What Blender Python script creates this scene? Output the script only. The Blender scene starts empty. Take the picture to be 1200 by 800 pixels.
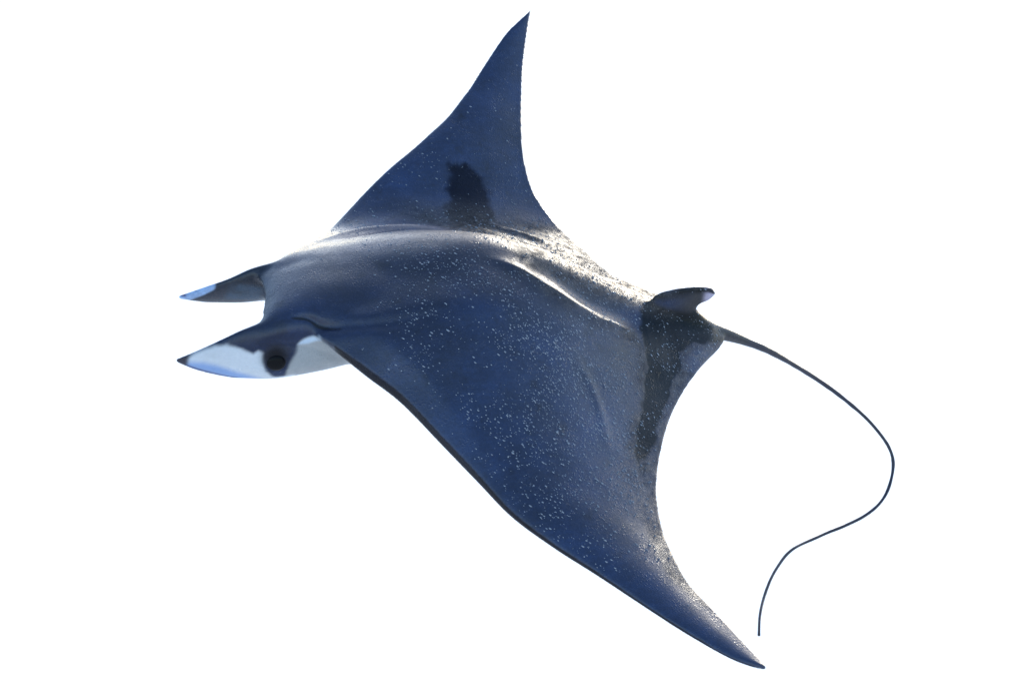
import bpy, bmesh, math, random
import numpy as np
from mathutils import Matrix, Vector

scene = bpy.context.scene
R = math.radians

# ------------------------------------------------------------------ camera
CENTRE = Vector((0.0, 0.0, 14.0))          # the leaping ray hangs here, above the sheet
ELEV = R(10.5)
CAM_DIST = 7.083
cam_right = Vector((1, 0, 0))
cam_up = Vector((0, math.sin(ELEV), math.cos(ELEV)))
cam_back = Vector((0, -math.cos(ELEV), math.sin(ELEV)))
VIEW = Matrix((cam_right, cam_up, cam_back)).transposed()      # columns = camera axes
cd = bpy.data.cameras.new('camera')
cd.lens = 85.0
cd.sensor_width = 36.0
cd.clip_end = 5000.0
cam = bpy.data.objects.new('camera', cd)
scene.collection.objects.link(cam)
cam.matrix_world = Matrix.Translation(CENTRE + cam_back * CAM_DIST) @ VIEW.to_4x4()
scene.camera = cam

# ------------------------------------------------------------------ sky, sun, exposure
SUN_ELEV, SUN_AZ = R(16.0), R(17.0)        # azimuth from +Y (behind the ray) towards +X
world = bpy.data.worlds.new('World')
scene.world = world
world.use_nodes = True
wn = world.node_tree.nodes
wl = world.node_tree.links
wn.clear()
wo = wn.new('ShaderNodeOutputWorld')
bg = wn.new('ShaderNodeBackground')
sky = wn.new('ShaderNodeTexSky')
sky.sky_type = 'NISHITA'
sky.sun_disc = False
sky.sun_elevation = SUN_ELEV
sky.sun_rotation = SUN_AZ
sky.altitude = 0
sky.air_density = 1.0
sky.dust_density = 1.2
sky.ozone_density = 2.0
bg.inputs['Strength'].default_value = 0.15
wl.new(sky.outputs[0], bg.inputs['Color'])
wl.new(bg.outputs[0], wo.inputs['Surface'])

sd = bpy.data.lights.new('sun', 'SUN')
sd.energy = 1.0
sd.angle = R(10.0)
sd.color = (1.0, 0.93, 0.80)
sun = bpy.data.objects.new('sun', sd)
scene.collection.objects.link(sun)
to_sun = Vector((math.cos(SUN_ELEV) * math.sin(SUN_AZ), math.cos(SUN_ELEV) * math.cos(SUN_AZ), math.sin(SUN_ELEV)))
sun.rotation_euler = to_sun.to_track_quat('Z', 'Y').to_euler()
sun.location = CENTRE + to_sun * 30

vs = scene.view_settings
vs.view_transform = 'Standard'
vs.look = 'None'
vs.exposure = 1.66
vs.gamma = 1.0
vs.use_curve_mapping = False


# ------------------------------------------------------------------ helpers
def new_mat(name):
    m = bpy.data.materials.new(name)
    m.use_nodes = True
    nt = m.node_tree
    return m, nt, nt.nodes['Principled BSDF']


def mesh_object(name, verts, faces, mat=None, parent=None, smooth=True):
    me = bpy.data.meshes.new(name)
    me.from_pydata([tuple(v) for v in verts], [], faces)
    me.update()
    if smooth:
        me.polygons.foreach_set('use_smooth', [True] * len(me.polygons))
    if mat:
        me.materials.append(mat)
    o = bpy.data.objects.new(name, me)
    scene.collection.objects.link(o)
    if parent:
        o.parent = parent
    return o


def catmull(pts, n=12):
    p = np.asarray(pts, float)
    q = np.vstack([2 * p[0] - p[1], p, 2 * p[-1] - p[-2]])
    out = []
    for i in range(1, len(q) - 2):
        for k in range(n):
            t = k / n
            a, b, c, d = q[i - 1], q[i], q[i + 1], q[i + 2]
            out.append(0.5 * (2 * b + (c - a) * t + (2 * a - 5 * b + 4 * c - d) * t * t + (3 * b - a - 3 * c + d) * t ** 3))
    out.append(p[-1])
    return np.array(out)


def table(x, xs, ys):
    """smooth interpolation of a small table (xs ascending)"""
    c = catmull(np.stack([xs, ys], 1), 16)
    return np.interp(x, c[:, 0], c[:, 1])


def sstep(a, b, x):
    t = np.clip((x - a) / (b - a), 0, 1)
    return t * t * (3 - 2 * t)


# ------------------------------------------------------------------ setting: one white sheet
wm, nt, bsdf = new_mat('white_sheet')
bsdf.inputs['Base Color'].default_value = (0.95, 0.93, 0.90, 1)
bsdf.inputs['Roughness'].default_value = 0.95
bsdf.inputs['Specular IOR Level'].default_value = 0.1
S = 1500.0
sheet = mesh_object('backdrop', [(-S, -S, 0), (S, -S, 0), (S, S, 0), (-S, S, 0)], [(0, 1, 2, 3)], wm, smooth=False)
sheet['kind'] = 'structure'

# ------------------------------------------------------------------ the ray
# body frame: x forwards to the head, y to its left wing, z out of its back (metres)
BODY_AXES = Matrix(((-0.924, 0.257, 0.283), (0.043, -0.665, 0.746), (0.379, 0.702, 0.603)))
manta = bpy.data.objects.new('manta_ray', None)
scene.collection.objects.link(manta)
_q = (VIEW @ BODY_AXES).to_quaternion()
manta.matrix_world = Matrix.Translation(CENTRE + VIEW @ Vector((-0.1, 0.0225, 0))) @ _q.to_matrix().to_4x4()
manta['label'] = 'dark blue leaping manta ray with white cheek, horn fins and long whip tail'
manta['category'] = 'manta ray'

LE = catmull([(-0.446, -1.305, 0.300), (-0.391, -1.262, 0.272), (-0.342, -1.217, 0.243), (-0.265, -1.121, 0.190),
              (-0.183, -1.012, 0.139), (-0.090, -0.907, 0.095), (0.032, -0.806, 0.049), (0.139, -0.721, 0.004),
              (0.240, -0.623, -0.043), (0.335, -0.510, -0.058), (0.435, -0.380, 0.000), (0.535, -0.255, 0.058),
              (0.590, -0.200, 0.074), (0.618, -0.140, 0.080), (0.625, -0.04, 0.085), (0.625, 0.06, 0.090), (0.566, 0.195, 0.132), (0.505, 0.258, 0.124), (0.444, 0.318, 0.111),
              (0.359, 0.400, 0.092), (0.261, 0.539, 0.062), (0.185, 0.653, 0.041), (0.113, 0.769, 0.025),
              (0.017, 0.875, 0.016), (-0.081, 0.969, 0.011), (-0.176, 1.067, 0.007), (-0.269, 1.165, 0.006),
              (-0.366, 1.252, 0.005), (-0.432, 1.290, 0.005), (-0.466, 1.300, 0.005)])
TE = catmull([(-0.446, -1.305, 0.300), (-0.407, -1.150, 0.205), (-0.378, -1.004, 0.137), (-0.361, -0.871, 0.080),
              (-0.365, -0.762, 0.026), (-0.397, -0.681, -0.018), (-0.455, -0.562, -0.045), (-0.475, -0.440, -0.010),
              (-0.485, -0.335, 0.019), (-0.540, -0.265, 0.020), (-0.650, -0.180, 0.030), (-0.760, -0.045, 0.055), (-0.775, 0.040, 0.055),
              (-0.645, 0.176, 0.056), (-0.559, 0.274, 0.045), (-0.477, 0.391, 0.032), (-0.418, 0.505, 0.021),
              (-0.365, 0.635, 0.012), (-0.337, 0.764, 0.007), (-0.329, 0.876, 0.005), (-0.343, 0.986, 0.004),
              (-0.392, 1.103, 0.004), (-0.434, 1.203, 0.004), (-0.459, 1.262, 0.004), (-0.470, 1.300, 0.005)])

HX = [-0.90, -0.74, -0.60, -0.48, -0.28, -0.10, 0.07, 0.22, 0.34, 0.45, 0.56, 0.70]
HZ = [0.045, 0.075, 0.110, 0.140, 0.212, 0.270, 0.288, 0.264, 0.230, 0.194, 0.155, 0.090]
WX = [-0.90, -0.60, -0.48, -0.28, -0.10, 0.07, 0.22, 0.34, 0.45, 0.56, 0.70]
WZ = [0.060, 0.085, 0.125, 0.195, 0.240, 0.262, 0.255, 0.235, 0.205, 0.180, 0.160]


def disc_part():
    NS, NT = 260, 100
    th = np.linspace(0, math.pi, NS)
    y = -1.3035 + 2.6035 * (0.5 - 0.5 * np.cos(th)) * 0.55 + 2.6035 * np.linspace(0, 1, NS) * 0.45
    y = np.clip(y, -1.3035, 1.2985)
    le = np.stack([np.interp(y, LE[:, 1], LE[:, 0]), y, np.interp(y, LE[:, 1], LE[:, 2])], 1)
    lip = sstep(0.22, 0.32, np.abs(y)) * (1 - sstep(0.55, 0.95, np.abs(y)))     # blunt dark front edge of the wing
    le[:, 2] += np.where(y > 0, 0.009, 0.0) * lip
    te = np.stack([np.interp(y, TE[:, 1], TE[:, 0]), y, np.interp(y, TE[:, 1], TE[:, 2])], 1)
    t = 0.5 - 0.5 * np.cos(np.linspace(0, math.pi, NT))
    naca = 10 * (0.2969 * np.sqrt(t) - 0.126 * t - 0.3516 * t ** 2 + 0.2843 * t ** 3 - 0.1036 * t ** 4)
    # back of the wing: flat to the very leading edge, fullest a third of the way back
    back = 5.0 * t * (1 - t) ** 1.35 + 0.10 * np.sqrt(np.clip(t / 0.03, 0, 1)) * (1 - t)
    ay = np.abs(y)
    Tu = table(ay, [0, 0.3, 0.5, 0.75, 1.0, 1.2, 1.31], [0.060, 0.062, 0.056, 0.038, 0.017, 0.008, 0.003])
    Tl = table(ay, [0, 0.3, 0.5, 0.75, 1.0, 1.2, 1.31], [0.055, 0.042, 0.030, 0.022, 0.014, 0.008, 0.004])
    up = np.zeros((NS, NT, 3))
    lo = np.zeros((NS, NT, 3))
    for i in range(NS):
        base = le[i][None] * (1 - t)[:, None] + te[i][None] * t[:, None]
        x = base[:, 0]
        yy = np.full_like(x, y[i])
        u = Tu[i] * back + 0.0042
        H = table(x, HX, HZ)
        W = table(x, WX, WZ)
        zc = np.interp(0.0, LE[:, 1], LE[:, 2]) * (1 - t) + 0.05 * t
        Wn = W * (1.32 if y[i] > 0 else 1.0)
        hump = np.maximum(H - zc - 0.06 * naca, 0.0) * np.exp(-np.abs(y[i] / Wn) ** (1.9 if y[i] > 0 else 2.5))
        edge = sstep(0.0, 0.10, t) * sstep(0.0, 0.04, 1 - t)
        u = u + hump * edge
        l = Tl[i] * naca + 0.0042 + 0.012 * lip[i] * (1 - t) ** 7
        l = l + 0.05 * np.exp(-(y[i] / 0.24) ** 2) * edge
        up[i] = base
        up[i, :, 2] += u
        lo[i] = base
        lo[i, :, 2] -= l
    verts = np.vstack([up.reshape(-1, 3), lo.reshape(-1, 3)])
    off = NS * NT
    f = []
    for i in range(NS - 1):
        for j in range(NT - 1):
            a = i * NT + j
            f.append((a, a + 1, a + NT + 1, a + NT))
            f.append((off + a, off + a + NT, off + a + NT + 1, off + a + 1))
        for j in (0, NT - 1):
            a = i * NT + j
            q = (a, a + NT, off + a + NT, off + a)
            f.append(q if j == 0 else q[::-1])
    for i in (0, NS - 1):
        for j in range(NT - 1):
            a = i * NT + j
            q = (a, off + a, off + a + 1, a + 1)
            f.append(q if i == 0 else q[::-1])
    return verts, f




def loft(rings, cap_end_in=None):
    """rings: list of (n,3) arrays -> closed tube"""
    n = len(rings[0])
    v = np.vstack(rings)
    f = []
    for i in range(len(rings) - 1):
        for j in range(n):
            a, b = i * n + j, i * n + (j + 1) % n
            f.append((a, b, b + n, a + n))
    f.append(tuple(range(n))[::-1])
    f.append(tuple(range((len(rings) - 1) * n, len(rings) * n)))
    return v, f


def super_ring(c, hy, zt, zb, n=48, e=2.4, skew=None):
    """ring across x: centre (x,y), half width, top and bottom z"""
    a = np.linspace(0, 2 * math.pi, n, endpoint=False)
    ca, sa = np.cos(a), np.sin(a)
    py = np.sign(ca) * np.abs(ca) ** (2 / e) * hy
    pz = np.sign(sa) * np.abs(sa) ** (2 / e)
    zm, hz = 0.5 * (zt + zb), 0.5 * (zt - zb)
    x = np.full(n, c[0])
    if skew is not None:
        x = x + skew * np.abs(py / hy) ** 2
    return np.stack([x, c[1] + py, zm + pz * hz], 1)


def head_part():
    xs = [0.05, 0.20, 0.34, 0.45, 0.53, 0.58, 0.62, 0.648]
    hw = [0.15, 0.195, 0.208, 0.204, 0.194, 0.190, 0.188, 0.182]
    zt = [0.22, 0.235, 0.215, 0.180, 0.150, 0.126, 0.102, 0.072]
    zb = [-0.07, -0.085, -0.085, -0.078, -0.060, -0.052, -0.050, -0.046]
    g = np.linspace(0, 1, 40)
    k = np.linspace(0, 1, len(xs))
    X, HW, ZT, ZB = (table(g, k, a) for a in (xs, hw, zt, zb))
    rings = [super_ring((X[i], -0.01), HW[i], ZT[i], ZB[i], 56, 2.5, skew=0.03 * g[i] ** 3) for i in range(40)]
    # mouth: the tube turns in on itself
    rings.append(super_ring((0.645, -0.01), 0.160, 0.066, -0.028, 56, 2.3, skew=0.024))
    rings.append(super_ring((0.620, -0.01), 0.140, 0.054, -0.020, 56, 2.3))
    rings.append(super_ring((0.540, -0.01), 0.090, 0.030, -0.005, 56, 2.3))
    for q in rings:                       # the head rolls a little towards the far side
        k = sstep(0.15, 0.55, q[:, 0])
        q[:, 2] += 0.20 * k * (q[:, 1] + 0.10)
        q[:, 0] += sstep(0.42, 0.63, q[:, 0]) * (0.22 * q[:, 1] + 0.022)
        j = sstep(0.50, 0.64, q[:, 0]) * (1 - sstep(-0.04, 0.06, q[:, 2]))
        q[:, 0] -= 0.045 * j              # lower jaw sits further back
    return loft(rings)


def lobe_part(rows):
    """rows: x, y, z centre, half height, half thickness, lean (how far the top edge leans inwards)"""
    c = catmull(rows, 8)
    a = np.linspace(0, 2 * math.pi, 36, endpoint=False)
    rings = []
    for x, y, z, hh, ht, lean in c:
        ca, sa = np.cos(a), np.sin(a)
        rings.append(np.stack([np.full(36, x), y + ca * ht + lean * sa * hh, z + sa * hh], 1))
    return loft(rings)


NEAR_LOBE = [(0.44, 0.120, 0.065, 0.075, 0.055, -0.25), (0.52, 0.135, 0.060, 0.080, 0.056, -0.30),
             (0.60, 0.148, 0.052, 0.084, 0.050, -0.34), (0.66, 0.156, 0.045, 0.086, 0.042, -0.34),
             (0.72, 0.163, 0.036, 0.080, 0.031, -0.30), (0.78, 0.168, 0.024, 0.066, 0.022, -0.24),
             (0.85, 0.170, 0.009, 0.043, 0.014, -0.16), (0.90, 0.168, -0.001, 0.021, 0.009, -0.1), (0.932, 0.164, -0.006, 0.005, 0.004, 0.0)]
FAR_LOBE = [(0.50, -0.175, 0.018, 0.074, 0.034, 0.0), (0.58, -0.180, 0.012, 0.074, 0.034, 0.0),
            (0.65, -0.177, -0.005, 0.066, 0.026, 0.0), (0.72, -0.172, -0.028, 0.046, 0.016, 0.0),
            (0.78, -0.168, -0.042, 0.031, 0.012, 0.0), (0.83, -0.166, -0.052, 0.015, 0.008, 0.0),
            (0.860, -0.165, -0.057, 0.005, 0.004, 0.0)]


def fin_part():
    """dorsal fin: blade in the x-z plane, rows from root to tip: leading point, trailing point, half thickness"""
    lead = catmull([(-0.470, 0.09), (-0.510, 0.178), (-0.555, 0.206), (-0.600, 0.219), (-0.650, 0.226), (-0.685, 0.223), (-0.703, 0.207)])
    trail = catmull([(-0.760, 0.05), (-0.735, 0.085), (-0.690, 0.120), (-0.663, 0.140), (-0.672, 0.160), (-0.690, 0.177), (-0.7035, 0.203)])
    th = np.interp(np.linspace(0, 1, len(lead)), [0, 0.2, 0.5, 0.9, 1], [0.022, 0.018, 0.012, 0.009, 0.004])
    rings = []
    a = np.linspace(0, 2 * math.pi, 40, endpoint=False)
    for l, t, h in zip(lead, trail, th):
        m, d = 0.5 * (l + t), 0.5 * (l - t)
        rings.append(np.stack([m[0] + d[0] * np.cos(a), h * np.sin(a), m[1] + d[1] * np.cos(a)], 1))
    return loft(rings)


def tube(pts, radii, n=16):
    pts = np.asarray(pts)
    rings = []
    ref = np.array([0, 1.0, 0.2])
    for i in range(len(pts)):
        d = pts[min(i + 1, len(pts) - 1)] - pts[max(i - 1, 0)]
        d /= np.linalg.norm(d)
        ref = ref - d * ref.dot(d)
        ref /= np.linalg.norm(ref)
        b = np.cross(d, ref)
        a = np.linspace(0, 2 * math.pi, n, endpoint=False)
        rings.append(pts[i] + radii[i] * (np.cos(a)[:, None] * ref + np.sin(a)[:, None] * b))
    return loft(rings)


TAIL = [(-0.550, 0.000, 0.090), (-0.660, 0.000, 0.080), (-0.755, 0.000, 0.056), (-0.853, 0.000, 0.028), (-0.963, 0.000, -0.010),
        (-1.088, 0.000, -0.070), (-1.205, 0.010, -0.128), (-1.309, 0.064, -0.171), (-1.375, 0.107, -0.206),
        (-1.425, 0.160, -0.243), (-1.440, 0.214, -0.280), (-1.418, 0.270, -0.321), (-1.367, 0.322, -0.353),
        (-1.275, 0.366, -0.383), (-1.149, 0.405, -0.409), (-1.044, 0.454, -0.417), (-0.961, 0.526, -0.426),
        (-0.893, 0.615, -0.435), (-0.840, 0.710, -0.434), (-0.808, 0.786, -0.439)]


def root_part():
    p = catmull(TAIL[:5], 8)
    r = np.interp(np.linspace(0, 1, len(p)), [0, 0.25, 0.5, 0.75, 1], [0.050, 0.040, 0.024, 0.015, 0.0085])
    return tube(p, r)


parts = [disc_part(), head_part(), lobe_part(NEAR_LOBE), lobe_part(FAR_LOBE), fin_part(), root_part()]
AV, AF, off = [], [], 0
for v, f in parts:
    AV.append(v)
    AF += [tuple(i + off for i in q) for q in f]
    off += len(v)
raw = mesh_object('raw_body', np.vstack(AV), AF)
bmr = bmesh.new()
bmr.from_mesh(raw.data)
bmesh.ops.recalc_face_normals(bmr, faces=bmr.faces)
bmr.to_mesh(raw.data)
bmr.free()
md = raw.modifiers.new('remesh', 'REMESH')
md.mode = 'VOXEL'
md.voxel_size = 0.0042
md.adaptivity = 0.0
sm = raw.modifiers.new('smooth', 'SMOOTH')
sm.factor = 0.5
sm.iterations = 8
dg = bpy.context.evaluated_depsgraph_get()
body_me = bpy.data.meshes.new_from_object(raw.evaluated_get(dg))
body_me.name = 'body'
bpy.data.objects.remove(raw, do_unlink=True)


def smooth_where(me, weight, iters):
    """Laplacian smoothing with a weight per vertex (welds head, horn fins and fin root into one skin)"""
    n = len(me.vertices)
    c = np.empty(n * 3)
    me.vertices.foreach_get('co', c)
    c = c.reshape(-1, 3)
    e = np.empty(len(me.edges) * 2, np.int64)
    me.edges.foreach_get('vertices', e)
    e = e.reshape(-1, 2)
    w = weight(c)
    act = (w[e[:, 0]] > 0.01) | (w[e[:, 1]] > 0.01)
    e = e[act]
    cnt = np.bincount(e.ravel(), minlength=n).clip(1)
    for _ in range(iters):
        acc = np.empty_like(c)
        for k in range(3):
            acc[:, k] = np.bincount(e[:, 0], c[e[:, 1], k], n) + np.bincount(e[:, 1], c[e[:, 0], k], n)
        c = c + (w * 0.6)[:, None] * np.where(cnt[:, None] > 1, acc / cnt[:, None] - c, 0)
    me.vertices.foreach_set('co', c.ravel())
    me.update()


def seam_weight(c):
    x, y, z = c.T
    head = sstep(0.15, 0.30, x) * (1 - sstep(0.60, 0.68, x - 0.10 * sstep(0.06, 0.10, y))) * (1 - sstep(0.20, 0.26, np.abs(y)))
    wing_root = sstep(0.17, 0.19, y) * sstep(0.36, 0.42, x) * sstep(-0.02, 0.02, z)     # keeps the crisp fold at the near wing root
    fin = np.exp(-((x + 0.62) / 0.12) ** 2) * np.exp(-(y / 0.07) ** 2) * (1 - sstep(0.15, 0.18, z)) * sstep(0.0, 0.05, z)
    return np.clip(np.maximum(head * (1 - wing_root), fin), 0, 1)


smooth_where(body_me, seam_weight, 45)
body_me.polygons.foreach_set('use_smooth', [True] * len(body_me.polygons))
body = bpy.data.objects.new('body', body_me)
scene.collection.objects.link(body)
body.parent = manta

NV = len(body_me.vertices)


def read(me, what):
    a = np.empty(len(me.vertices) * 3, np.float32)
    me.vertices.foreach_get(what, a)
    return a.reshape(-1, 3).astype(np.float64)


def polyline_dist(p, pts, n=10):
    """distance to a curve and position along it; p (N,k), pts (M,k)"""
    c = catmull(pts, n)
    best = np.full(len(p), 1e9)
    pos = np.zeros(len(p))
    for i in range(len(c) - 1):
        a, d = c[i], c[i + 1] - c[i]
        t = np.clip(((p - a) @ d) / (d @ d), 0, 1)
        q = np.linalg.norm(p - a - t[:, None] * d, axis=1)
        m = q < best
        best[m] = q[m]
        pos[m] = (i + t[m]) / (len(c) - 1)
    return best, pos


def fold(p, pts, width, height, power=2.0):
    """raised (or sunken) fold along a curve on the back, fading out at both ends"""
    lo, hi = np.min(pts, 0) - 5 * width, np.max(pts, 0) + 5 * width
    k = np.where(((p >= lo) & (p <= hi)).all(1))[0]
    out = np.zeros(len(p))
    d, s = polyline_dist(p[k], pts)
    out[k] = height * np.exp(-(d / width) ** power) * np.sin(np.pi * np.clip(s * 0.94 + 0.03, 0, 1)) ** 0.8
    return out


def poly_sd(p, poly):
    """signed distance to a polygon in a plane, positive inside"""
    poly = np.asarray(poly, float)
    d = np.full(len(p), 1e9)
    ins = np.zeros(len(p), bool)
    n = len(poly)
    for i in range(n):
        a, b = poly[i], poly[(i + 1) % n]
        e = b - a
        t = np.clip(((p - a) @ e) / (e @ e), 0, 1)
        d = np.minimum(d, np.linalg.norm(p - a - t[:, None] * e, axis=1))
        cross = ((a[1] > p[:, 1]) != (b[1] > p[:, 1]))
        with np.errstate(divide='ignore', invalid='ignore'):
            xi = (b[0] - a[0]) * (p[:, 1] - a[1]) / (b[1] - a[1]) + a[0]
        ins ^= cross & (p[:, 0] < xi)
    return np.where(ins, d, -d)


def wobble(p, seed, freq):
    """cheap smooth 3-D noise in -1..1 from a few random waves"""
    g = np.random.default_rng(seed)
    out = np.zeros(len(p))
    for _ in range(9):
        k = g.normal(size=3) * freq
        out += np.sin(p @ k + g.uniform(0, 6.28))
    return out / 4.0


# --- folds and creases of the skin
co = read(body_me, 'co')
nor = read(body_me, 'normal')
top = sstep(0.05, 0.35, nor[:, 2])
xy = co[:, :2]
lift = np.zeros(NV)
SPINE_FOLD = [(0.050, 0.020), (-0.019, 0.060), (-0.090, 0.112), (-0.175, 0.140), (-0.269, 0.148), (-0.400, 0.150)]
lift += fold(xy, SPINE_FOLD, 0.026, 0.017, 1.6)
lift += fold(xy, [(-0.06, 0.00), (-0.221, 0.070), (-0.343, 0.085), (-0.47, 0.085)], 0.050, -0.022)
lift += fold(xy, [(-0.230, 0.178), (-0.333, 0.145), (-0.45, 0.125)], 0.012, 0.006)
lift += fold(xy, [(0.540, 0.190), (0.500, 0.196), (0.444, 0.212), (0.356, 0.220), (0.20, 0.213)], 0.022, -0.014) * sstep(0.35, 0.55, nor[:, 2])
lift += fold(xy, [(0.640, 0.140), (0.592, 0.150), (0.555, 0.172), (0.500, 0.192)], 0.010, -0.010) * sstep(0.30, 0.50, nor[:, 2])
lift += fold(xy, [(-0.16, 0.30), (-0.205, 0.36), (-0.225, 0.45), (-0.22, 0.55)], 0.016, 0.0022)
# loose folds where the far wing leaves the back
lift += fold(xy, [(0.42, -0.33), (0.30, -0.375), (0.17, -0.385), (0.00, -0.385)], 0.020, 0.012)
lift += fold(xy, [(0.38, -0.30), (0.24, -0.335), (0.08, -0.345), (-0.10, -0.33)], 0.014, -0.010)
lift += fold(xy, [(0.02, -0.46), (-0.12, -0.42), (-0.26, -0.38)], 0.030, 0.010)
lift += fold(xy, [(-0.14, -0.52), (-0.25, -0.46), (-0.36, -0.42)], 0.020, 0.012)
lift += fold(xy, [(-0.20, -0.35), (-0.30, -0.30), (-0.42, -0.26)], 0.022, -0.012)
lift += 0.0022 * wobble(co, 3, 9.0) + 0.0010 * wobble(co, 5, 26.0)
co += nor * (lift * top)[:, None]
body_me.vertices.foreach_set('co', co.ravel())
body_me.update()
nor = read(body_me, 'normal')
print('body verts', NV)

# --- markings of the animal (skin colour, plus painted-in reflections and shade, fixed to the body)
x, y, z = co.T
nz = nor[:, 2]
lex, lez = np.interp(y, LE[:, 1], LE[:, 0]), np.interp(y, LE[:, 1], LE[:, 2])
tex = np.interp(y, TE[:, 1], TE[:, 0])
chord = np.clip((lex - x) / np.clip(lex - tex, 0.02, None), 0, 1)
rag = wobble(co, 11, 40.0) * 0.006 + wobble(co, 12, 120.0) * 0.003
NAVY = np.array((0.0085, 0.0195, 0.0560))
BACK = np.array((0.0045, 0.0075, 0.0210))
WHITE = np.array((0.48, 0.50, 0.53))
BELLY = np.array((0.24, 0.24, 0.24))
col = np.repeat(NAVY[None], NV, 0)


def paint(mask, c):
    global col
    col = col * (1 - mask[:, None]) + np.asarray(c)[None] * mask[:, None]


def soft(sd, w=0.006):
    return sstep(-w, w, sd)


bulk = np.exp(-(y / 0.26) ** 2) * sstep(-0.55, -0.2, x)
paint(np.clip(bulk * 0.9 + 0.15 * wobble(co, 21, 7.0), 0, 1), BACK)
# belly, with the dark front margin under the wings
under = sstep(0.05, 0.30, -nz) * sstep(-0.66, -0.56, x) * np.where(np.abs(y) > 0.2, sstep(0.05, 0.12, chord), 1.0)
paint(under, BELLY)
rim = sstep(-0.60, -0.25, -nz) * (1 - sstep(0.03, 0.07, chord)) * (np.abs(y) > 0.24)
paint(rim, (0.004, 0.005, 0.010))
# near cheek and horn fin
side = sstep(0.06, 0.10, y) * (1 - sstep(0.22, 0.26, y))
xz = co[:, [0, 2]]
_near = LE[(LE[:, 1] > 0.15) & (LE[:, 1] < 0.5)][::-1]
ley, lezx = np.interp(x, _near[:, 0], _near[:, 1]), np.interp(x, _near[:, 0], _near[:, 2])
not_wing = np.where(x < 0.57, np.maximum(sstep(-0.004, 0.004, ley - y), sstep(0.020, 0.030, lezx - z)) * (z < lezx + 0.004), 1.0)
cheek = soft(poly_sd(xz, [(0.618, -0.09), (0.622, 0.010), (0.610, 0.060), (0.603, 0.090), (0.584, 0.112), (0.560, 0.134), (0.40, 0.134), (0.30, 0.10), (0.25, -0.09)]) + rag * 0.9, 0.008)
cheek = cheek * side * not_wing
paint(cheek, (0.25, 0.26, 0.265))
paint(cheek * soft(poly_sd(xz, [(0.612, 0.085), (0.585, 0.118), (0.560, 0.140), (0.555, 0.108), (0.580, 0.092)]), 0.006), (0.38, 0.46, 0.55))
horn = soft(poly_sd(xz, [(0.945, -0.010), (0.882, 0.029), (0.835, 0.055), (0.800, 0.062), (0.759, 0.056), (0.728, 0.048), (0.716, 0.058), (0.702, 0.052),
                         (0.697, 0.026), (0.684, 0.000), (0.660, -0.016), (0.630, -0.018), (0.600, -0.010), (0.560, -0.09), (0.950, -0.09)]) + rag * 0.5, 0.007)
horn = horn * sstep(0.10, 0.14, y)
paint(horn, WHITE)
blue_shade = soft(np.interp(x, [0.60, 0.71, 0.771, 0.822, 0.858, 0.90], [-0.05, -0.022, -0.010, 0.002, 0.005, 0.000]) - z, 0.012) * horn * sstep(0.62, 0.74, x)
paint(blue_shade * 0.85, (0.13, 0.24, 0.48))  # bluish shade on the lower horn fin, put into its colour
lower_edge = soft(np.interp(x, [0.64, 0.72, 0.80, 0.87, 0.92], [-0.075, -0.036, -0.030, -0.018, -0.006]) - z, 0.005) * horn
paint(lower_edge, (0.02, 0.035, 0.12))
paint(sstep(0.893, 0.908, x) * (y > 0), (0.010, 0.008, 0.022))
# far horn fin: blue sheen painted on the inner face, pale curled tip
far = (1 - sstep(-0.13, -0.10, y)) * sstep(0.60, 0.64, x)
paint(far * 0.9, (0.008, 0.012, 0.024))
paint(far * (1 - sstep(0.70, 0.735, x + 0.25 * (z + 0.02))) * sstep(-0.058, -0.040, z) * (1 - sstep(0.0, 0.018, z)), (0.022, 0.050, 0.090))
tipm = far * soft(z - (-0.012 - 0.70 * (x - 0.755)), 0.004) * sstep(0.757, 0.768, x)
paint(tipm, (0.24, 0.34, 0.52))
paint(far * sstep(0.835, 0.845, x) * soft(z + 0.052, 0.003), (0.03, 0.03, 0.12))
orbit = np.exp(-(np.hypot((x - 0.664) / 0.040, (z - 0.046) / 0.036)) ** 4) * sstep(0.12, 0.15, y) * (z > -0.02)
paint(orbit * 0.95, (0.0025, 0.0028, 0.0045))
# slit of the spiracle
dsl, ssl = polyline_dist(xy, [(0.632, 0.143), (0.592, 0.150), (0.555, 0.172), (0.505, 0.192)])
slit_w = 0.0015 + 0.0075 * np.sin(np.pi * np.clip(ssl, 0.02, 0.98)) * (0.6 + 0.4 * np.cos(ssl * 9.0)) + rag * 0.2
paint((1 - sstep(0.0, 1.0, dsl / np.clip(slit_w, 0.001, None) - 0.4)) * (nz > 0.1) * (z > 0.10) * (x > 0.48) * (x < 0.66), (0.002, 0.0025, 0.004))
root = (1 - sstep(-0.64, -0.56, x)) * (1 - sstep(0.035, 0.075, np.abs(y)))
paint(np.clip(root, 0, 1), (0.0050, 0.0055, 0.0100))
# pale tip of the dorsal fin
paint(sstep(0.652, 0.682, -x + 0.2 * (z - 0.2)) * sstep(0.150, 0.170, z) * (np.abs(y) < 0.04), (0.34, 0.30, 0.40))
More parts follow.
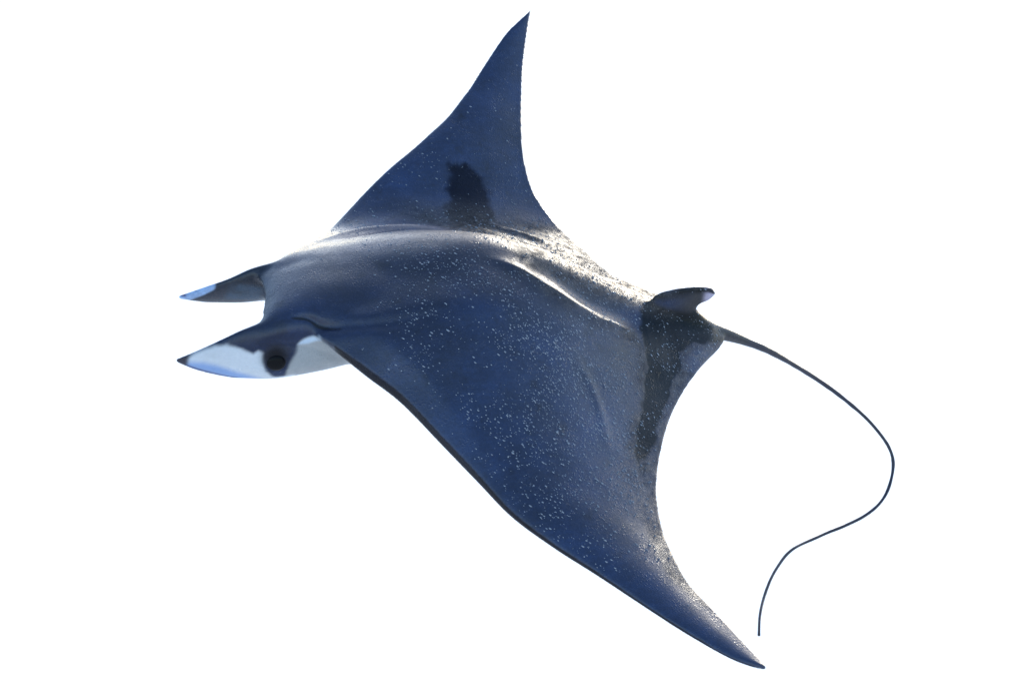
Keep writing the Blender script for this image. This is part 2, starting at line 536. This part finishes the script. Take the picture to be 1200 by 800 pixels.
# dark water reflections painted into the skin, and grit: its own channel
dark_refl_far = soft(poly_sd(xy, [(-0.086, -0.738), (-0.140, -0.756), (-0.180, -0.728), (-0.205, -0.672), (-0.207, -0.593), (-0.180, -0.500), (-0.100, -0.400),
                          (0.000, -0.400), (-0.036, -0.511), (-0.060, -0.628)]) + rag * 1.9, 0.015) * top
dark_refl_sd = poly_sd(xy, [(-0.500, -0.03), (-0.537, 0.00), (-0.615, 0.0), (-0.711, 0.0), (-0.79, 0.041), (-0.705, 0.084), (-0.637, 0.100), (-0.578, 0.151),
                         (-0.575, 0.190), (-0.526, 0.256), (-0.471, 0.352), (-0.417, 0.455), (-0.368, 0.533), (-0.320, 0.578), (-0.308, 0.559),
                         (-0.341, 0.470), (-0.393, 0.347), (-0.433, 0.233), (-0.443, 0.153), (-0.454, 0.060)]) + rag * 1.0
dark_refl_tail = soft(dark_refl_sd, 0.008) * top
paint(dark_refl_far * 0.9, (0.0030, 0.0040, 0.0095))  # dark reflection on the far wing, painted as skin colour
paint(dark_refl_tail * 0.95, (0.0045, 0.0068, 0.0085))  # water beside the tail mirroring something dark, painted dark
grit = sstep(0.80, 0.97, chord + 0.10 * wobble(co, 31, 14.0)) * (y > 0.2) * (1 - sstep(1.0, 1.25, y)) * top * (1 - dark_refl_tail)
grit_far = sstep(0.72, 0.92, chord + 0.10 * wobble(co, 32, 14.0)) * (y < -0.15) * (1 - sstep(0.50, 0.62, -y)) * top
glint_grit = np.exp(-(np.minimum(dark_refl_sd + 0.006, 0) / 0.022) ** 2) * (1 - dark_refl_tail) * top * (y > 0.05) * np.clip(0.5 + wobble(co, 33, 22.0), 0, 1)  # glints along the dark patch edge, painted in as grey grit
flank = (1 - sstep(-0.02, 0.10, x + 0.25 * (y + 0.3) + 0.05 * wobble(co, 34, 12.0))) * sstep(-0.62, -0.52, x) * (1 - sstep(-0.045, 0.015, y - 0.055 * (1 - sstep(-0.06, 0.0, x)))) * sstep(-0.66, -0.50, y) * top
spine_d, _ = polyline_dist(xy, SPINE_FOLD)
spine_grit = np.exp(-(spine_d / 0.040) ** 2) * np.clip(0.75 + 0.5 * wobble(co, 35, 30.0), 0, 1) * top * (x < 0.0)
grit_and_glints = np.clip(0.6 * grit + grit_far + 0.7 * glint_grit + 0.95 * flank + 0.95 * spine_grit, 0, 1)
paint(grit_and_glints * 0.75, (0.050, 0.047, 0.048))

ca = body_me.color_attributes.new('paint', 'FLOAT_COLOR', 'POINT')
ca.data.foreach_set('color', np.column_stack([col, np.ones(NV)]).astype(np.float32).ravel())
cb = body_me.color_attributes.new('low_gloss', 'FLOAT_COLOR', 'POINT')  # red channel cuts gloss on painted reflections and matte skin
pale = np.clip(under + cheek + horn, 0, 1)
head_side = sstep(0.10, 0.14, y) * sstep(0.55, 0.60, x) * (1 - sstep(0.30, 0.60, nz)) * (1 - pale)
matte = np.clip(np.maximum.reduce([orbit, 0.75 * head_side, 0.9 * rim]), 0, 1)
cb.data.foreach_set('color', np.column_stack([np.clip(dark_refl_far * 0.95 + dark_refl_tail + matte, 0, 1), grit_and_glints, pale, np.ones(NV)]).astype(np.float32).ravel())


# --- skin material
def skin_material(name, attr=True, colour=(0.006, 0.007, 0.020)):
    m, nt, b = new_mat(name)
    N, L = nt.nodes, nt.links

    def node(t, **kw):
        n = N.new(t)
        for k, v in kw.items():
            setattr(n, k, v)
        return n

    def noise(scale, detail=4.0, rough=0.6, vec=None):
        n = node('ShaderNodeTexNoise')
        n.inputs['Scale'].default_value = scale
        n.inputs['Detail'].default_value = detail
        n.inputs['Roughness'].default_value = rough
        L.new(vec or tc.outputs['Object'], n.inputs['Vector'])
        return n.outputs['Fac']

    def math_(op, a, c=None):
        n = node('ShaderNodeMath', operation=op)
        for i, v in enumerate((a, c)):
            if v is None:
                continue
            if isinstance(v, (int, float)):
                n.inputs[i].default_value = v
            else:
                L.new(v, n.inputs[i])
        return n.outputs[0]

    def remap(v, a, c, d, e):
        n = node('ShaderNodeMapRange')
        for i, k in enumerate((a, c, d, e)):
            n.inputs[i + 1].default_value = k
        L.new(v, n.inputs[0])
        return n.outputs[0]

    tc = node('ShaderNodeTexCoord')
    if attr:
        pa = node('ShaderNodeAttribute', attribute_name='paint').outputs['Color']
        sep = node('ShaderNodeSeparateColor')
        L.new(node('ShaderNodeAttribute', attribute_name='low_gloss').outputs['Color'], sep.inputs[0])
        low_gloss, gr, pale_ = sep.outputs[0], sep.outputs[1], sep.outputs[2]
    else:
        rgb = node('ShaderNodeRGB')
        rgb.outputs[0].default_value = (*colour, 1)
        pa = rgb.outputs[0]
        v = node('ShaderNodeValue')
        v.outputs[0].default_value = 0.0
        low_gloss = gr = pale_ = v.outputs[0]
    # mottling: broad clouds, then scuffs and pores
    cloud = remap(noise(5.5, 5, 0.62), 0.3, 0.7, 0.58, 1.42)
    st = node('ShaderNodeMapping')
    st.inputs['Scale'].default_value = (6.0, 26.0, 20.0)
    st.inputs['Rotation'].default_value = (0, 0, R(-22))
    L.new(tc.outputs['Object'], st.inputs['Vector'])
    streak = remap(noise(2.6, 6, 0.7, st.outputs[0]), 0.35, 0.68, 0.86, 1.16)
    fine = remap(noise(95, 3, 0.7), 0.3, 0.7, 0.85, 1.15)
    blot = remap(noise(16, 3, 0.55), 0.60, 0.72, 1.0, 0.62)
    k = math_('MULTIPLY', math_('MULTIPLY', cloud, streak), math_('MULTIPLY', fine, blot))
    soft_k = node('ShaderNodeMix', data_type='FLOAT')
    L.new(pale_, soft_k.inputs[0])
    L.new(k, soft_k.inputs[2])
    L.new(remap(k, 0.4, 1.6, 0.84, 1.08), soft_k.inputs[3])
    mul = node('ShaderNodeMix', data_type='RGBA', blend_type='MULTIPLY')
    mul.inputs[0].default_value = 1.0
    comb = node('ShaderNodeCombineColor')
    for i in range(3):
        L.new(soft_k.outputs[0], comb.inputs[i])
    L.new(pa, mul.inputs[6])
    L.new(comb.outputs[0], mul.inputs[7])
    # pale flecks painted for grit and glints
    fleck = remap(noise(210, 2, 0.5), 0.60, 0.70, 0.0, 1.0)
    fl = math_('MULTIPLY', fleck, remap(gr, 0, 1, 0.0, 0.75))
    mix = node('ShaderNodeMix', data_type='RGBA')
    L.new(fl, mix.inputs[0])
    L.new(mul.outputs[2], mix.inputs[6])
    mix.inputs[7].default_value = (0.16, 0.15, 0.14, 1)
    L.new(mix.outputs[2], b.inputs['Base Color'])
    r0 = remap(noise(30, 4, 0.6), 0.3, 0.7, 0.40, 0.52)
    grit_glint_rough = math_('MULTIPLY', gr, remap(noise(34, 4, 0.7), 0.36, 0.60, 1.0, 0.35))
    r1 = math_('SUBTRACT', r0, math_('MULTIPLY', low_gloss, 0.14))
    r1 = math_('ADD', r1, math_('MULTIPLY', grit_glint_rough, 0.34))
    L.new(r1, b.inputs['Roughness'])
    b.inputs['IOR'].default_value = 1.45
    calm = math_('MULTIPLY', remap(low_gloss, 0, 1, 1.0, 0.06), remap(grit_glint_rough, 0, 1, 1.0, 0.05))
    L.new(math_('MULTIPLY', calm, 0.36), b.inputs['Coat Weight'])
    L.new(math_('MULTIPLY', math_('MULTIPLY', remap(low_gloss, 0, 1, 0.5, 0.16), remap(grit_glint_rough, 0, 1, 1.0, 0.35)), 1.0), b.inputs['Specular IOR Level'])
    L.new(remap(noise(60, 3, 0.6), 0.35, 0.65, 0.20, 0.34), b.inputs['Coat Roughness'])
    b.inputs['Coat IOR'].default_value = 1.33
    # relief: pores, grit, beads of water too small to build
    bead = node('ShaderNodeTexVoronoi', feature='F1')
    bead.inputs['Scale'].default_value = 130
    bead.inputs['Randomness'].default_value = 1.0
    L.new(tc.outputs['Object'], bead.inputs['Vector'])
    beads = math_('MULTIPLY', remap(bead.outputs['Distance'], 0.0, 0.42, 1.0, 0.0), remap(noise(22, 3, 0.6), 0.46, 0.62, 0.0, 1.0))
    h = math_('ADD', math_('MULTIPLY', noise(160, 4, 0.65), 0.55), math_('MULTIPLY', beads, 0.9))
    h = math_('ADD', h, math_('MULTIPLY', math_('MULTIPLY', noise(320, 2, 0.6), gr), 1.6))
    h = math_('ADD', h, math_('MULTIPLY', noise(2.6 * 12, 5, 0.6, st.outputs[0]), 0.25))
    bump = node('ShaderNodeBump')
    bump.inputs['Strength'].default_value = 0.85
    bump.inputs['Distance'].default_value = 0.0016
    L.new(h, bump.inputs['Height'])
    L.new(bump.outputs[0], b.inputs['Normal'])
    L.new(bump.outputs[0], b.inputs['Coat Normal'])
    return m


skin = skin_material('wet_skin')
tail_skin = skin_material('tail_skin', False)
body_me.materials.clear()
body_me.materials.append(skin)

p = catmull(TAIL, 14)
s = np.linspace(0, 1, len(p))
r = np.interp(s, [0, 0.15, 0.2, 0.26, 0.4, 1], [0.018, 0.014, 0.0105, 0.0078, 0.0056, 0.0042])
p = p + (np.clip(s * 4 - 0.8, 0, 1))[:, None] * 0.0016 * np.stack([wobble(p, 51, 22.0), wobble(p, 52, 22.0), wobble(p, 53, 22.0)], 1)
r = r * (1 + 0.10 * wobble(p, 54, 60.0))
tv, tf = tube(p, r, 14)
tail = mesh_object('tail', tv, tf, tail_skin, manta)

# --- eyes
from mathutils.bvhtree import BVHTree
bvh = BVHTree.FromPolygons([tuple(c) for c in co], [tuple(q.vertices) for q in body_me.polygons])
eye_mat, nt, b = new_mat('eye_black')
b.inputs['Base Color'].default_value = (0.004, 0.004, 0.005, 1)
b.inputs['Roughness'].default_value = 0.30
b.inputs['Specular IOR Level'].default_value = 0.08
for guess in ((0.664, 0.24, 0.046), (0.640, -0.25, 0.000)):
    loc, n, _, _ = bvh.find_nearest(Vector(guess))
    bme = bmesh.new()
    bmesh.ops.create_uvsphere(bme, u_segments=28, v_segments=16, radius=1.0)
    rot = n.to_track_quat('Z', 'Y').to_matrix().to_4x4()
    bme.transform(Matrix.Translation(loc - n * 0.003) @ rot @ Matrix.Diagonal((0.027, 0.024, 0.012, 1)))
    me = bpy.data.meshes.new('eye')
    bme.to_mesh(me)
    bme.free()
    me.polygons.foreach_set('use_smooth', [True] * len(me.polygons))
    me.materials.append(eye_mat)
    eo = bpy.data.objects.new('eye', me)
    scene.collection.objects.link(eo)
    eo.parent = manta

# --- beads of water lying on the back: thousands, one part
wmat, nt, b = new_mat('water_bead')
b.inputs['Base Color'].default_value = (0.21, 0.23, 0.27, 1)
b.inputs['Roughness'].default_value = 0.12
b.inputs['IOR'].default_value = 1.33
g = np.random.default_rng(7)
tri = body_me.polygons
PC = np.empty(len(tri) * 3, np.float32)
tri.foreach_get('center', PC)
PC = PC.reshape(-1, 3).astype(np.float64)
PN = np.empty(len(tri) * 3, np.float32)
tri.foreach_get('normal', PN)
PN = PN.reshape(-1, 3).astype(np.float64)
px, py, pz = PC.T
dens = sstep(0.25, 0.55, PN[:, 2]) * (1 - 0.97 * sstep(0.20, 0.42, px)) * (1 - sstep(0.95, 1.2, np.abs(py)))
dens *= 0.25 + 0.9 * np.exp(-((px + 0.05) / 0.30) ** 2 - ((py - 0.30) / 0.33) ** 2) + 0.9 * np.exp(-((px + 0.1) / 0.22) ** 2 - ((py + 0.38) / 0.14) ** 2)
dens *= np.clip(0.6 + 0.7 * wobble(PC, 41, 9.0) + 0.5 * wobble(PC, 42, 30.0), 0.05, 2)
dens *= np.where(py < -0.6, 0.35, 1.0)
dens *= (px - np.interp(py, TE[:, 1], TE[:, 0]) > 0.016) * (np.interp(py, LE[:, 1], LE[:, 0]) - px > 0.012)
pick = g.choice(len(PC), 6400, replace=False, p=dens / dens.sum())
BV, BF = [], []
ring = np.linspace(0, 2 * math.pi, 7, endpoint=False)
flow = np.array((-0.74, 0.67, 0.0))
for q, i in enumerate(pick):
    n = PN[i]
    t = flow - n * flow.dot(n)
    t /= np.linalg.norm(t)
    bt = np.cross(n, t)
    rr = 0.0008 + 0.0014 * g.random() ** 3.0
    if g.random() < 0.02:
        rr *= 1.35
    el = 1.0 + 1.8 * g.random() ** 1.5
    o0 = len(BV)
    c = PC[i] + (g.random() - 0.5) * 0.004 * t + (g.random() - 0.5) * 0.004 * bt
    for hh, sc in ((-0.25, 1.0), (0.55, 0.80)):
        for a in ring:
            BV.append(c + rr * (el * sc * math.cos(a) * t + sc * math.sin(a) * bt + hh * n))
    BV.append(c + rr * 0.95 * n)
    for k in range(7):
        k2 = (k + 1) % 7
        BF.append((o0 + k, o0 + k2, o0 + 7 + k2, o0 + 7 + k))
        BF.append((o0 + 7 + k, o0 + 7 + k2, o0 + 14))
beads = mesh_object('water_droplets', BV, BF, wmat, manta)
beads['kind'] = 'stuff'
